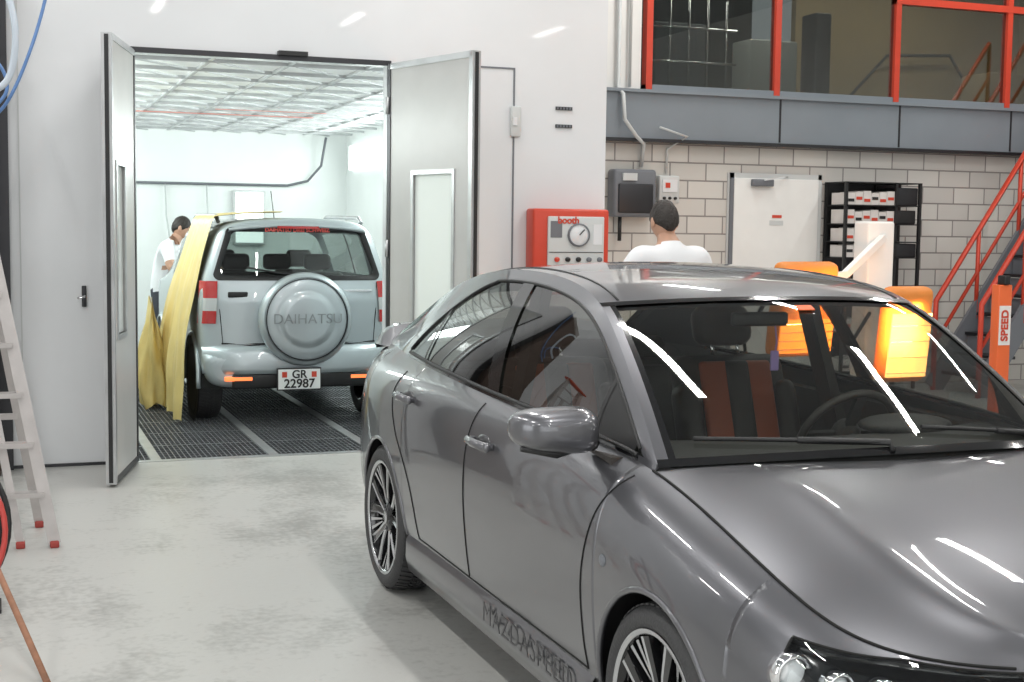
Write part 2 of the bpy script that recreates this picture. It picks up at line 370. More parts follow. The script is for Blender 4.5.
B.box((-.54,-.04,0),(-.50,-.002,2.19),GREY);B.box((.48,-.04,0),(.52,-.002,2.19),LGREY);B.box((-.54,-.04,2.14),(.52,-.002,2.19),LGREY)
B.box((-.32,-.11,2.06),(-.08,-.05,2.13),GREY,.01);B.obox((-.2,-.12,2.12),(-.02,-.2,2.15),.02,.012,STEEL);B.obox((-.02,-.2,2.15),(.1,-.06,2.16),.02,.012,STEEL)
B.tube([(-.42,-.05,1.05),(-.42,-.11,1.05),(-.30,-.11,1.05)],.012,CHROME);B.box((-.06,-.054,1.745),(.05,-.05,1.775),RED)
B.box((-.09,-.053,1.67),(.07,-.05,1.72),LGREY)
B.build('door_leaf',e)
e=empty('parts_rack',(8.25,YW-.01,0))
B=MB()
for x in(-.27,.33,.62): 
    B.box((x-.015,-.4,0),(x+.015,-.37,2.12),BLACK);B.box((x-.015,-.05,0),(x+.015,-.02,2.12),BLACK)
for z in(.2,.6,1.0,1.36,1.52,1.70,1.89,2.12): B.box((-.27,-.4,z-.012),(.62,-.02,z),BLACK)
B.box((-.27,-.03,0),(.62,-.01,2.12),DARKM)
B.build('frame',e)
B=MB()
for r,z in enumerate((.2,.6,1.0,1.36,1.52,1.70,1.89)):
    for i in range(6):
        x=-.25+i*.095
        B.box((x,-.38,z),(x+.09,-.1,z+.12+.01*((i*7+r)%3)),CARD);B.box((x+.01,-.384,z+.03+.02*((i+r)%2)),(x+.08,-.38,z+.06+.02*((i+r)%2)),RED if (i+r)%3 else BLACK)
B.box((.35,-.38,1.89),(.60,-.1,2.07),DARKM,.01);B.box((.35,-.38,1.70),(.58,-.1,1.84),BLACK,.01);B.box((.35,-.38,1.36),(.6,-.1,1.5),DARKM,.01)
B.build('cartons',e)
e=empty('steel_staircase',(9.0,0,0))
B=MB()
zt=2.94;xt=zt/1.46
for yy in(10.95,11.65):
    B.obox((0,yy,0.02),(xt,yy,zt),.04,.22,GREY,up=(0,0,1))
    B.tube([(0,yy,0),(0,yy,.92),(xt,yy,zt+.92),(xt,yy,zt)],.028,RED);B.tube([(0.02,yy,.5),(xt,yy,zt+.5)],.02,RED)
    for k in range(1,4): B.tube([(xt*k/4,yy,zt*k/4),(xt*k/4,yy,zt*k/4+.92)],.022,RED)
for k in range(14):
    z=.2+k*.2;B.box((z/1.46-.05,10.97,z-.03),(z/1.46+.18,11.63,z),DARKM)
    B.box((z/1.46+.12,10.97,z),(z/1.46+.13,11.63,z+.16),GREY)
B.box((xt,10.9,zt-.06),(xt+1.2,YW-.15,zt),DARKM)
for xx,yy in((xt+1.15,10.95),(xt+1.15,11.9)): B.tube([(xx,yy,0),(xx,yy,zt)],.04,RED)
B.build('stairs',e)
e=empty('red_tool_post',(8.10,9.6,0))
B=MB();B.box((-.07,-.05,0),(.07,.05,1.18),ORANGE,.01);B.box((-.06,-.054,.66),(.06,-.05,1.0),OFFW);B.box((-.22,-.2,0),(.22,.2,.05),ORANGE,.01);B.box((-.03,-.07,1.18),(.03,.03,1.26),BLACK,.01);B.build('post',e)
text('label','SPEED',.10,(0,-.057,.83),(pi/2,-pi/2,0),RED,e,bold=.003)
e=empty('infrared_drying_lamp',(6.35,9.0,0))
B=MB()
B.box((-.12,-.10,.12),(.12,.10,1.70),OFFW,.02);B.box((-.45,-.35,.05),(.45,.35,.13),GREY,.02)
for x in(-.4,.4):
    for y in(-.3,.3): B.lathe([(0,-.02),(.05,-.02),(.05,.02),(0,.02)],(x,y,.05),'x',BLACK,14)
B.obox((.0,-.12,1.58),(-.42,-.25,1.30),.05,.05,OFFW);B.tube([(-.1,-.12,1.0),(-.3,-.2,.8),(-.45,-.3,.9),(-.5,-.4,1.2)],.015,BLACK)
B.obox((-.42,-.25,1.3),(-1.0,-.5,1.25),.05,.05,OFFW);B.obox((-.2,-.2,1.15),(-.3,-1.0,1.1),.05,.05,OFFW)
B.build('stand',e)
for i,(cx,cy,cz,rz,w,zb_,zt_,im) in enumerate([(-1.02,-.70,1.06,.15,.27,-.30,-.06,IRON1),(-.42,-1.05,.90,.05,.2,-.29,.16,IRON2)]):
    B=MB();B.M=Matrix.Translation((cx,cy,cz))@Matrix.Rotation(rz,4,'Z')@Matrix.Rotation(.12,4,'X')
    B.box((-w,0,-.34),(w,.14,.34),ORP,.06);B.box((-w+.03,-.01,zb_),(w-.03,.004,zt_),im)
    for k in range(4): B.box((-w+.02,-.03,zb_+.03+k*(zt_-zb_)/4),(w-.02,-.02,zb_+.034+k*(zt_-zb_)/4),CHROME)
    B.build('heater_cassette_%d'%(i+1),e)
l=area('heater_emitter',(-.60,-1.12,.95),(math.radians(80),0,.0),.5,.35,45,(1,.42,.12));l.parent=e
# ------------------------------------------------------------------ left items
B=MB();B.box((-.55,YB-.28,0),(-.02,YB-.02,3.6),BROWN,.01);B.box((-.02,YB-.06,0),(.06,YB-.02,3.6),DARKM);B.build('wall_cabinet')
B=MB()
def arc(pts,n=10):
    pts=[Vector(p) for p in pts];out=[]
    P=[2*pts[0]-pts[1]]+pts+[2*pts[-1]-pts[-2]]
    for i in range(1,len(P)-2):
        for k in range(n):
            t=k/n;p0,p1,p2,p3=P[i-1:i+3]
            out.append(.5*((2*p1)+(p2-p0)*t+(2*p0-5*p1+4*p2-p3)*t*t+(3*p1-p0-3*p2+p3)*t**3))
    out.append(pts[-1]);return out
B.tube(arc([(.33,8.6,3.3),(.28,8.6,2.95),(.18,8.55,2.6),(.05,8.5,2.3),(-.1,8.5,2.15)]),.010,BLUEH)
B.tube(arc([(-.15,8.4,3.1),(.03,8.35,2.95),(.10,8.3,2.7),(.06,8.3,2.42),(-.1,8.3,2.3)]),.020,GREYH)
B.tube(arc([(-.1,8.45,2.6),(.02,8.45,2.5),(.05,8.45,2.36),(-.06,8.45,2.22)]),.010,BLUEH)
B.build('air_hose')
e=empty('step_ladder')
ALU=mat('ladder_aluminium',(.50,.47,.46),.4,.4,noise=.1);
B=MB();a0,a1=Vector((.23,7.11,0.02)),Vector((-.13,7.30,2.0));b0,b1=Vector((-.27,7.13,0.02)),Vector((-.45,7.32,2.0))
B.obox(a0,a1,.03,.06,ALU,up=(1,0,0));B.obox(b0,b1,.03,.06,ALU,up=(1,0,0))
for k in range(1,8):
    t=k/8;p=a0.lerp(a1,t);q=b0.lerp(b1,t);B.obox(p,q,.08,.025,ALU)
c0,c1=Vector((.17,7.61,0.02)),Vector((-.15,7.36,1.98));d0,d1=Vector((-.3,7.62,.02)),Vector((-.45,7.36,1.98))
B.obox(c0,c1,.025,.045,ALU,up=(1,0,0));B.obox(d0,d1,.025,.045,ALU,up=(1,0,0));B.obox(c0.lerp(c1,.3),d0.lerp(d1,.3),.03,.03,ALU)
B.obox((.07,7.14,.02),(-.17,7.27,1.5),.025,.04,ALU,up=(1,0,0))
B.box((-.48,7.22,1.97),(-.10,7.44,2.02),RED,.01)
REDF=mat('red_rubber_foot',(.35,.05,.04),.6)
for p in(a0,b0,c0,d0,Vector((.07,7.14,0))): B.box((p.x-.022,p.y-.032,0),(p.x+.022,p.y+.032,.035),REDF,.008)
B.build('ladder_frame',e)
B=MB()
for k,(r,m_) in enumerate([(.33,REDH),(.31,BLACK),(.345,BLACK),(.29,BLACK)]):
    B.tube([(-.33+r*math.cos(a),5.95+.03*k+.08*math.sin(a),r+.02+r*math.sin(a)) for a in [2*pi*i/40 for i in range(40)]],.012,m_,closed=True)
B.box((-.62,5.95,0),(-.02,6.15,.015),DARKM);B.tube([(-.3,6.1,.01),(-.3,6.12,.9)],.02,DARKM);B.build('hose_coil')
B=MB();B.tube([(.13,4.95,.012),(-.13,6.05,.42)],.013,WOOD);B.build('wooden_stick')
# ------------------------------------------------------------------ wheels
def wheel(name,c,r,rim,width,side,parent,style=0):
    e=empty(name,c);e.parent=parent
    B=MB();s=side;w=width/2
    prof=[(rim,-w*.86),(rim+.012,-w*.95),(r-.035,-w),(r-.012,-w*.9),(r,-w*.72),(r,w*.72),(r-.012,w*.9),(r-.035,w),(rim+.012,w*.95),(rim,w*.86)]
    B.lathe(prof,(0,0,0),'x',RUBBER,64)
    nb=64
    for k in range(nb):
        a=2*pi*k/nb
        for j,(h0,h1) in enumerate(((-.80,-.30),(-.24,-.03),(.03,.24),(.30,.80))):
            off=(j-1.5)*.028
            pr=[]
            for h,sh in((h0,0),(h1,.05 if j in(0,1)else -.05)):
                for da in(-.030,.030):
                    for rr in(r-.002,r+.008-(.006 if abs(h)>.7 else 0)):
                        aa=a+off+da+sh;pr.append((h*w,rr*math.cos(aa),rr*math.sin(aa)))
            B.add(pr,[(1,3,7,5),(0,1,5,4),(2,6,7,3),(0,2,3,1),(4,5,7,6)],RUBBER)
    B.build('tyre',e)
    B=MB()
    o=s*w
    B.lathe([(rim-.002,o*.90),(rim,o*.86),(rim-.012,o*.80),(rim-.022,o*.55),(rim-.03,-o*.8),(rim,-o*.86)],(0,0,0),'x',lambda j:ALLOY if j<1 else GLOSSB,64)
    B.lathe([(rim+.003,o*.93),(rim-.006,o*.95),(rim-.012,o*.88)],(0,0,0),'x',ALLOY,64)
    B.lathe([(0,o*.1),(rim-.03,o*.1)],(0,0,0),'x',BLACK,32)
    B.lathe([(0.05,o*.22),(rim*.66,o*.22),(rim*.66,o*.12)],(0,0,0),'x',DARKM,40)
    B.lathe([(0,o*.80),(.028,o*.80),(.034,o*.76),(.062,o*.70),(.075,o*.55),(.075,o*.2)],(0,0,0),'x',lambda j:ALLOY if j<1 else GLOSSB,32)
    for k in range(5):
        a=2*pi*k/5+.3
        for sgn in(-1,1):
            p=[];a0=a+sgn*.16;a1=a+sgn*.30
            for rr,aa,hw,h in((.055,a0,.018,.68),(rim*.55,(a0+a1)/2,.018,.78),(rim-.018,a1,.024,.86)):
                ca,sa=math.cos(aa),math.sin(aa);hi=hw*.62
                p.append([(o*(h-.22),rr*ca+hw*1.2*sa,rr*sa-hw*1.2*ca),(o*h,rr*ca+hw*sa,rr*sa-hw*ca),(o*(h-.02),rr*ca+hi*sa,rr*sa-hi*ca),(o*(h-.05),rr*ca-hi*sa,rr*sa+hi*ca),(o*h,rr*ca-hw*sa,rr*sa+hw*ca),(o*(h-.22),rr*ca-hw*1.2*sa,rr*sa+hw*1.2*ca)])
            B.grid(p,lambda i,j:ALLOY if j in(1,3) else GLOSSB,False)
        am=a+2*pi/10
        rr=.05;B.lathe([(0,o*.76),(.009,o*.76),(.009,o*.6)],(0,rr*math.cos(am),rr*math.sin(am)),'x',DARKM,8)
        for dd in(-.10,.10):
            p=[]
            for rr,hw,h in((rim*.5,.003,.62),(rim-.02,.008,.84)):
                ca,sa=math.cos(am+dd*rr/rim),math.sin(am+dd*rr/rim)
                p.append([(o*(h-.2),rr*ca+hw*1.2*sa,rr*sa-hw*1.2*ca),(o*h,rr*ca+hw*sa,rr*sa-hw*ca),(o*h,rr*ca-hw*sa,rr*sa+hw*ca),(o*(h-.2),rr*ca-hw*1.2*sa,rr*sa+hw*1.2*ca)])
            B.grid(p,lambda i,j:ALLOY if (j==1 and style==0) else GLOSSB,False)
    B.build('rim',e)
# ------------------------------------------------------------------ SEDAN
CX,CY=2.46,3.14
car=empty('sedan_car',(CX,CY,0))
def st(y,pts): return [(x,y,z) for x,z in pts]
NET=[
 [(0,-.93,.20),(0,-.96,.30),(0,-.98,.42),(0,-.96,.52),(0,-.92,.585),(0,-.88,.63),(0,-.83,.655)],
 [(.42,-.88,.20),(.42,-.91,.30),(.42,-.93,.42),(.42,-.91,.51),(.42,-.87,.575),(.41,-.83,.63),(.39,-.78,.665)],
 [(.72,-.70,.20),(.77,-.72,.30),(.785,-.74,.42),(.78,-.73,.51),(.765,-.70,.58),(.73,-.67,.645),(.675,-.63,.695)],
 st(-.42,[(.81,.21),(.86,.31),(.88,.44),(.88,.56),(.868,.67),(.825,.745),(.745,.785)]),
 st(-.15,[(.82,.21),(.88,.31),(.902,.47),(.907,.62),(.893,.74),(.835,.825),(.750,.862)]),
 st(.15,[(.82,.21),(.88,.31),(.90,.48),(.904,.65),(.89,.79),(.83,.885),(.740,.925)]),
 st(.45,[(.82,.21),(.865,.31),(.885,.48),(.895,.66),(.887,.82),(.84,.925),(.745,.97)]),
 st(.9,[(.82,.21),(.86,.31),(.88,.48),(.896,.68),(.888,.845),(.85,.95),(.785,.995)]),
 st(1.5,[(.82,.21),(.86,.31),(.88,.48),(.897,.69),(.89,.86),(.855,.965),(.80,1.01)]),
 st(2.1,[(.82,.21),(.86,.31),(.885,.48),(.90,.70),(.893,.875),(.855,.98),(.80,1.03)]),
 st(2.7,[(.82,.22),(.88,.33),(.90,.50),(.903,.72),(.885,.89),(.84,.995),(.765,1.045)]),
 st(3.1,[(.80,.24),(.865,.34),(.88,.50),(.875,.73),(.855,.905),(.795,1.005),(.705,1.055)]),
 st(3.4,[(.76,.26),(.82,.36),(.835,.52),(.83,.75),(.81,.92),(.75,1.01),(.68,1.05)]),
 [(.65,3.56,.28),(.71,3.58,.38),(.72,3.60,.54),(.715,3.58,.77),(.70,3.55,.93),(.67,3.52,1.01),(.62,3.48,1.05)],
 [(.40,3.70,.28),(.42,3.73,.38),(.42,3.75,.54),(.42,3.72,.77),(.42,3.68,.93),(.41,3.65,1.01),(.38,3.61,1.055)],
 [(0,3.74,.28),(0,3.77,.38),(0,3.79,.54),(0,3.76,.77),(0,3.72,.93),(0,3.69,1.01),(0,3.65,1.06)],
]
NET=np.array(NET,float);NS=len(NET)
NET[10:,:,1]-=.06*np.array([0,.3,.8,1,1,1])[:,None]
mir=np.array([-1,1,1.])
ext=np.concatenate([[NET[1]*mir],NET,[NET[-2]*mir]],0)
ext=np.concatenate([2*ext[:,:1]-ext[:,1:2],ext,2*ext[:,-1:]-ext[:,-2:-1]],1)
def bas(t,n):
    i=min(max(int(t),0),n-2);u=t-i
    return i,np.array([(1-u)**3,3*u**3-6*u*u+4,-3*u**3+3*u*u+3*u+1,u**3])/6
def S(s,w):
    i,a=bas(s,NS);j,b=bas(w,7);return np.einsum('a,b,abk->k',a,b,ext[i:i+4,j:j+4])
sd=np.linspace(0,NS-1,1501);yd=np.array([S(s,2.5)[1] for s in sd])
def s_of_y(y): return float(np.interp(y,yd,sd))
def w_of_z(s,z):
    ws=np.linspace(0,6,61);zs=[S(s,w)[2] for w in ws];return float(np.interp(z,zs,ws))
def side(y,z,off=0.):
    s=s_of_y(y);w=w_of_z(s,z);p=S(s,w)
    return p
AR=.358;AZ=.325;RY=2.72
cols=[]
for s in np.linspace(0,NS-1,200): 
    y=S(s,2)[1]
    inside=any(abs(y-y0)<AR for y0 in(0,RY)) and 2.2<s<13
    if not inside: cols.append((s,0.))
arch={0:[],RY:[]}
for y0 in(0,RY):
    for k,th in enumerate(np.linspace(pi,0,41)):
        y=y0+AR*math.cos(th);s=s_of_y(y);z=AZ+AR*math.sin(th)
        if k in(0,40):
            cols.append((s-(1e-6 if k==0 else -1e-6),0.))
        w=w_of_z(s,z);cols.append((s,w));arch[y0].append((s,w))
HLs0,HLs1,HLw0=.85,s_of_y(-.53),3.0
def wt(s): return min(5.82,5.0+.9*max(0,HLs1-s))
cols=[c for c in cols if not(abs(c[0]-HLs0)<.03 or abs(c[0]-HLs1)<.03)]+[(HLs0,0.),(HLs1,0.)]
# finer columns around the headlight
cols+=[(s,0.) for s in np.linspace(HLs0+.035,HLs1-.035,30)]
cols.sort(key=lambda c:c[0])
# rows are mapped piecewise so that a row line follows the headlight outline exactly
def wrow(s,w0,j,NR=40):
    t=j/NR
    if s<HLs1+.6 and w0<.01:
        b=wt(s)
        if t<=.5: return HLw0*t/.5
        if t<=.875: return HLw0+(b-HLw0)*(t-.5)/.375
        return b+(6-b)*(t-.875)/.125
    return w0+(6-w0)*t
NR=40
def sidegrid(sg):
    rows=[];cc=[]
    for s,w0 in cols:
        row=[]
        for j in range(NR+1):
            p=S(s,wrow(s,w0,j));row.append((sg*p[0],p[1],p[2]))
        rows.append(row);cc.append((s,w0))
    def mf(i,j):
        s0=cc[i][0];s1=cc[min(i+1,len(cc)-1)][0];s=(s0+s1)/2;w=wrow(s,cc[i][1],j+.5)
        if HLs0<s<HLs1 and 20<=j<35: return None
        if s<.85 and .6<w<3.0: return GLOSSB
        if s<.75 and 3.3<w<5.2: return GLOSSB
        return PAINT
    return rows,mf
B=MB()
for sg in(1,-1):
    rows,mf=sidegrid(sg);B.grid(rows,mf)
    for y0 in(0,RY):
        pts=[S(s,w) for s,w in arch[y0]]
        B.tube([(sg*(p[0]-.004),p[1],p[2]) for p in pts],.010,PAINT,8)
        g=[[ (sg*(p[0]-d),p[1]+(p[1]-y0)*e_,p[2]+(.0)) for d,e_ in((.002,0),(.03,.04),(.30,.04))] for p in pts]
        B.grid(g,BLACK)
        ring=[(sg*.56,p[1],p[2]) for p in pts];B.add(ring+[(sg*.56,y0,.1)],[(i,i+1,len(ring)) for i in range(len(ring)-1)],BLACK)
s_c=s_of_y(.30)
def sst(a,b,x): t=max(0,min(1,(x-a)/(b-a)));return t*t*(3-2*t)
hy_=np.array([-.9,-.83,-.74,-.6,-.4,-.1,.12,.35]);hz_=np.array([.62,.655,.715,.785,.86,.94,.985,1.01])
def zc_h(y): return sum(float(np.interp(y+d,hy_,hz_)) for d in(-.08,-.04,0,.04,.08))/5
def hoodpt(s,u,sg=1):
    e_=S(s,6);q=sst(-.6,.30,e_[1])
    y=e_[1]-.20*q*(1-u*u)
    zc=zc_h(y) if s>.02 else e_[2]
    k=min(1,s/1.5)
    z=e_[2]+(max(zc-e_[2],0)*k)*(1-abs(u)**2.4)
    z+=.010*k*math.exp(-((abs(u)-.62)/.09)**2)*(1-sst(.0,.3,e_[1]))
    return (sg*u*e_[0],y,z)
ss=np.linspace(0,s_c,60);us=np.linspace(-1,1,81)
B.grid([[hoodpt(s,u) for u in us] for s in ss],PAINT)
s_d=s_of_y(3.25)
def deckpt(s,u):
    e_=S(s,6);return (u*e_[0],e_[1],e_[2]+.018*(1-u*u))
B.grid([[deckpt(s,u) for u in np.linspace(-1,1,25)] for s in np.linspace(s_d,NS-1,24)],PAINT)
g=[]
for u in np.linspace(-1,1,41):
    p=deckpt(s_of_y(3.40),u);x=u*.72;yy=3.53-.13*abs(u)**3;z=p[2]-.01
    lift=.085*(1-abs(u)**16)
    g.append([(x,yy-.15,z),(x,yy-.08,z+lift*.45),(x,yy,z+lift),(x,yy+.06,z+lift*1.08),(x,yy+.065,z+lift*.75),(x,yy+.03,z-.02)])
B.grid(g,PAINT)
for sg in(1,-1):
    g=[]
    for y in np.linspace(.40,2.34,30):
        p=side(y,.33);g.append([(sg*p[0],y,.33),(sg*(p[0]+.012),y,.31),(sg*(p[0]+.014),y,.235),(sg*(p[0]-.0),y,.175),(sg*.70,y,.17)])
    B.grid(g,PAINT)
B.build('body_shell',car)
pA=S(s_of_y(.30),6)
UC=np.array([(.28,pA[0]-.01,pA[2]+.002),(.50,.690,1.110),(.75,.645,1.268),(.98,.607,1.390),(1.25,.585,1.445),(1.65,.572,1.468),(2.1,.565,1.455),(2.5,.562,1.400),(2.75,.572,1.330),(3.0,.595,1.232),(3.25,.63,1.125),(3.42,.655,1.06)])
def cr(arr,t):
    n=len(arr);i=min(int(t),n-2);u=t-i
    p=np.concatenate([[2*arr[0]-arr[1]],arr,[2*arr[-1]-arr[-2]]])
    b=np.array([(1-u)**3,3*u**3-6*u*u+4,-3*u**3+3*u*u+3*u+1,u**3])/6
    return b@p[i:i+4]
td=np.linspace(0,len(UC)-1,400);UD=np.array([cr(UC,t) for t in td])
def up(y): return float(np.interp(y,UD[:,0],UD[:,1])),float(np.interp(y,UD[:,0],UD[:,2]))
def belt(y):
    p=S(s_of_y(y),6);return p[0],p[2]
def gs(y,z,off=0):
    xb,zb=belt(y);xu,zu=up(y);t=(z-zb)/max(zu-zb,1e-3)
    t=max(0,min(1,t));hgt=zu-zb
    return (xb+(xu-xb)*t+.035*4*t*(1-t)*min(1,hgt/.45)+off)
def ztop(y):
    xu,zu=up(y);a=zu-.042
    if y>2.0: a=min(a,1.405-(y-2.0)**1.35*.50)
    return a
def zbot(y): return belt(y)[1]+.018
B=MB();G=MB()
ys=np.concatenate([np.linspace(.29,.7,24),np.linspace(.72,3.42,110)])
for sg in(1,-1):
    ga=[];gb=[];gc=[]
    for y in ys:
        xb,zb=belt(y);xu,zu=up(y);z0=min(zbot(y),zu);z1=max(ztop(y),z0);z1=min(z1,zu)
        gc.append([(sg*gs(y,z),y,z) for z in (zb,z0)])
        ga.append([(sg*gs(y,z0+(z1-z0)*k/8,-.004),y,z0+(z1-z0)*k/8) for k in range(9)])
        gb.append([(sg*gs(y,z1+(zu-z1)*k/6),y,z1+(zu-z1)*k/6) for k in range(7)])
    ok=[ztop(y)-zbot(y)>.012 for y in ys]
    B.grid(gc,lambda i,j:GLOSSB if ok[i] else PAINT);B.grid(gb,PAINT)
    G.grid(ga,lambda i,j:SGLASS if ok[i] else None)
    yy=[y for y,o_ in zip(ys,ok) if o_]
    B.tube([(sg*gs(y,ztop(y),.001),y,ztop(y)) for y in yy],.006,BLACK,6);B.tube([(sg*gs(y,zbot(y),.003),y,zbot(y)) for y in yy],.007,BLACK,6)
    for (yb_,yt_,w_,m_) in((1.50,1.63,.115,GLOSSB),(2.42,2.36,.028,BLACK),(.66,.66,.02,BLACK)):
        zz0,zz1=zbot(yb_),ztop(yt_);g=[]
        for k in range(9):
            t=k/8;z=zz0+(zz1-zz0)*t;yc=yb_+(yt_-yb_)*t;g.append([(sg*gs(yc+d,z,.003),yc+d,z) for d in(-w_/2,0,w_/2)])
        B.grid(g,m_)
    g=[]
    for y in np.linspace(.42,.66,7):
        z0,z1=zbot(y),max(zbot(y),min(ztop(y),zbot(y)+.20));g.append([(sg*gs(y,z0+(z1-z0)*k/3,.002),y,z0+(z1-z0)*k/3) for k in range(4)])
    B.grid(g,BLACK)
    for yc,w_ in((1.56,.10),):
        B.obox((sg*.76,yc-.03,.6),(sg*.56,yc+.05,1.42),.04,w_,LEATH,up=(0,1,0))
def bulge(y):
    return float(np.interp(y,[.30,.98,1.5,2.2,2.75,3.42],[-.20,-.11,0,0,.07,.12]))
def crown(y): return float(np.interp(y,[.30,.6,.98,1.4,1.8,2.3,2.75,3.42],[.040,.03,.024,.03,.034,.034,.03,.02]))
def rp(y,u,off=0):
    xu,zu=up(y);q=1-abs(u)**2.2
    return (u*xu,y+bulge(y)*q,zu+crown(y)*q+off)
wu=np.linspace(-1,1,41)
wy=np.linspace(.29,.98,25)
G.grid([[rp(y,u,-.004) for u in wu[1:-1]] for y in wy],GLASS)
B.grid([[rp(y,u) for u in (-1,-.985,-.96,-.935)] for y in wy],lambda i,j:PAINT if j<2 else GLOSSB)
B.grid([[rp(y,u) for u in (1,.985,.96,.935)] for y in wy],lambda i,j:PAINT if j<2 else GLOSSB)
B.grid([[rp(y,u,.001) for u in wu] for y in np.linspace(.29,.315,3)],GLOSSB)
B.grid([[rp(y,u,.001) for u in wu] for y in np.linspace(.962,.99,3)],GLOSSB)
B.grid([[rp(y,u) for u in wu] for y in np.linspace(.975,2.76,70)],PAINT)
B.grid([[rp(y,u) for u in (-1,-.97,-.93,-.88)] for y in np.linspace(2.75,3.42,20)],lambda i,j:PAINT if j<2 else GLOSSB)
B.grid([[rp(y,u) for u in (1,.97,.93,.88)] for y in np.linspace(2.75,3.42,20)],lambda i,j:PAINT if j<2 else GLOSSB)
G.grid([[rp(y,u,-.004) for u in np.linspace(-.92,.92,31)] for y in np.linspace(2.76,3.42,20)],GLASS)
for sg in(1,-1): B.tube([rp(y,sg*.90) for y in np.linspace(1.0,2.75,30)],.0045,BLACK,6)
B.grid([[rp(y,u*.97,-.035) for u in wu] for y in np.linspace(1.0,2.7,20)],LEATH)
B.grid([[ (lambda a,b,t:(a[0]+(b[0]-a[0])*t,a[1]+(b[1]-a[1])*t,a[2]+(b[2]-a[2])*t-.012))(hoodpt(s_c,u),rp(.315,u),t) for t in(-.1,.5,1.)] for u in wu],BLACK)
B.build('greenhouse_frame',car)
G.build('window_glass',car)
B=MB()
for sg in(1,-1):
    def line(pts,r=.0035):
        P=arc([(p[0],p[1],0) for p in pts],8);B.tube([tuple(np.array(side(q.x,q.y))*np.array([sg,1,1])) for q in P],r,GAP,6)
    line([(.33,.93),(.40,.80),(.455,.62),(.455,.45),(.44,.345)])
    line([(1.50,.99),(1.53,.8),(1.545,.6),(1.545,.345)])
    line([(2.52,1.0),(2.56,.90),(2.46,.76),(2.30,.62),(2.22,.5),(2.18,.345)])
    line([(.44,.345),(1.0,.34),(1.6,.34),(2.18,.345)])
    B.tube([(sg*S(s,6)[0],S(s,6)[1],S(s,6)[2]+.001) for s in np.linspace(1.0,s_c,50)],.0040,GAP,6)
    p=side(.30,.70);B.ell((sg*p[0],p[1],p[2]),(.006,.022,.018),GREY,12,8)
    B.tube([hoodpt(s_c,u*sg) for u in np.linspace(.0,1,20)],.004,GAP,6)
B.build('panel_gaps',car)
RECSHADE=mat('handle_recess_shade',(.05,.05,.055),.35,.6,coat=.6)  # darker body paint stands for the shade inside the handle recess
B=MB()
for sg in(1,-1):
    for y,z in((1.36,.862),(2.34,.905)):
        p=side(y,z);x=p[0]
        B.ell((sg*(x-.006),y,z-.006),(.012,.080,.042),RECSHADE,24,14)
        B.tube([(sg*(x-.005),y-.10,z+.006),(sg*(x+.026),y-.085,z+.007),(sg*(x+.036),y,z+.008),(sg*(x+.026),y+.085,z+.007),(sg*(x-.005),y+.10,z+.006)],[.012,.016,.0165,.016,.012],PAINT,10)
        B.ell((sg*(x+.022),y-.10,z+.006),(.014,.018,.018),PAINT,12,8)
B.build('door_handles',car)
B=MB()
for sg in(1,-1):
    def fn(p):
        q=Vector(p);q.x=math.copysign(abs(q.x)**.6,q.x);q.z=math.copysign(abs(q.z)**.62,q.z)
        if q.y>.35: q.y=.35
        q.z*=1-.16*q.x*sg
        q.z+=.10*q.x*sg
        return q
    B.ell((sg*.955,.53,1.04),(.135,.10,.066),PAINT,40,24,fn)
    B.ell((sg*.955,.568,1.04),(.118,.006,.052),CHROME,24,12)
    B.tube([(sg*.80,.60,.985),(sg*.85,.57,1.0),(sg*.90,.55,1.01)],[.028,.026,.03],BLACK,10)
    B.tube([(sg*.85,.535,.985),(sg*.955,.50,.972),(sg*1.06,.52,.99)],[.010,.014,.010],BLACK,8)
B.build('door_mirrors',car)
LENS=mat('lamp_lens',(.85,.88,.9),.05,coat=1)
B=MB()
for sg in(1,-1):
    def hp(s,w,off):
        w=min(w,5.95);p=S(s,w);du=S(s+.05,w)-S(s-.05,w);dv=S(s,min(w+.1,6))-S(s,w-.1);n=np.cross(du,dv);n/=np.linalg.norm(n)
        if n[0]*1+(-n[1])*.5<0:n=-n
        p=p+n*off;return (sg*p[0],p[1],p[2])
    sv=np.linspace(HLs0,HLs1,32);tv=np.linspace(0,1,12)
    W=lambda s,t:HLw0+(wt(s)-HLw0)*t
    inn=lambda s,w:(lambda p:(p[0],p[1]+.055,p[2]-.02))(hp(s,w,0))
    B.grid([[inn(s,W(s,t)) for t in tv] for s in sv],GLOSSB)
    for tf in(0,1): B.grid([[hp(s,W(s,tf),-.001),inn(s,W(s,tf))] for s in sv],DARKM)
    for sf in(sv[0],sv[-1]): B.grid([[hp(sf,W(sf,t),-.001) for t in tv],[inn(sf,W(sf,t)) for t in tv]],DARKM)
    for sc_,tc_,r in((2.45,.55,.044),(2.08,.55,.034),(1.78,.55,.034),(1.5,.55,.034),(1.15,.55,.045)):
        c=hp(sc_,W(sc_,tc_),0);c=(c[0],c[1]+.045,c[2]-.010)
        B.lathe([(r*.80,-.010),(r*1.0,-.018),(r*1.15,-.010),(r*1.2,.02),(r*.7,.03)],c,'y',CHROME,28);B.ell((c[0],c[1]+.004,c[2]),(r*.85,r*.5,r*.85),LENS,20,12)
    B.grid([[hp(s,W(s,t),.001) for t in tv] for s in sv],CLEAR)
    edge=[hp(s,W(s,1),.0) for s in sv]+[hp(HLs1,W(HLs1,t),.0) for t in tv[::-1]]+[hp(s,HLw0,.0) for s in sv[::-1]]
    B.tube(edge,.0035,GAP,6)
B.build('headlights',car)
B=MB()
for sg in(1,-1):
    B.grid([[ (lambda p:(sg*p[0]*1.004,p[1]+.004,p[2]))(S(s,w)) for w in np.linspace(3.4,5.2,8)] for s in np.linspace(12.5,13.9,14)],TAILR)
B.build('tail_lights',car)
B=MB()
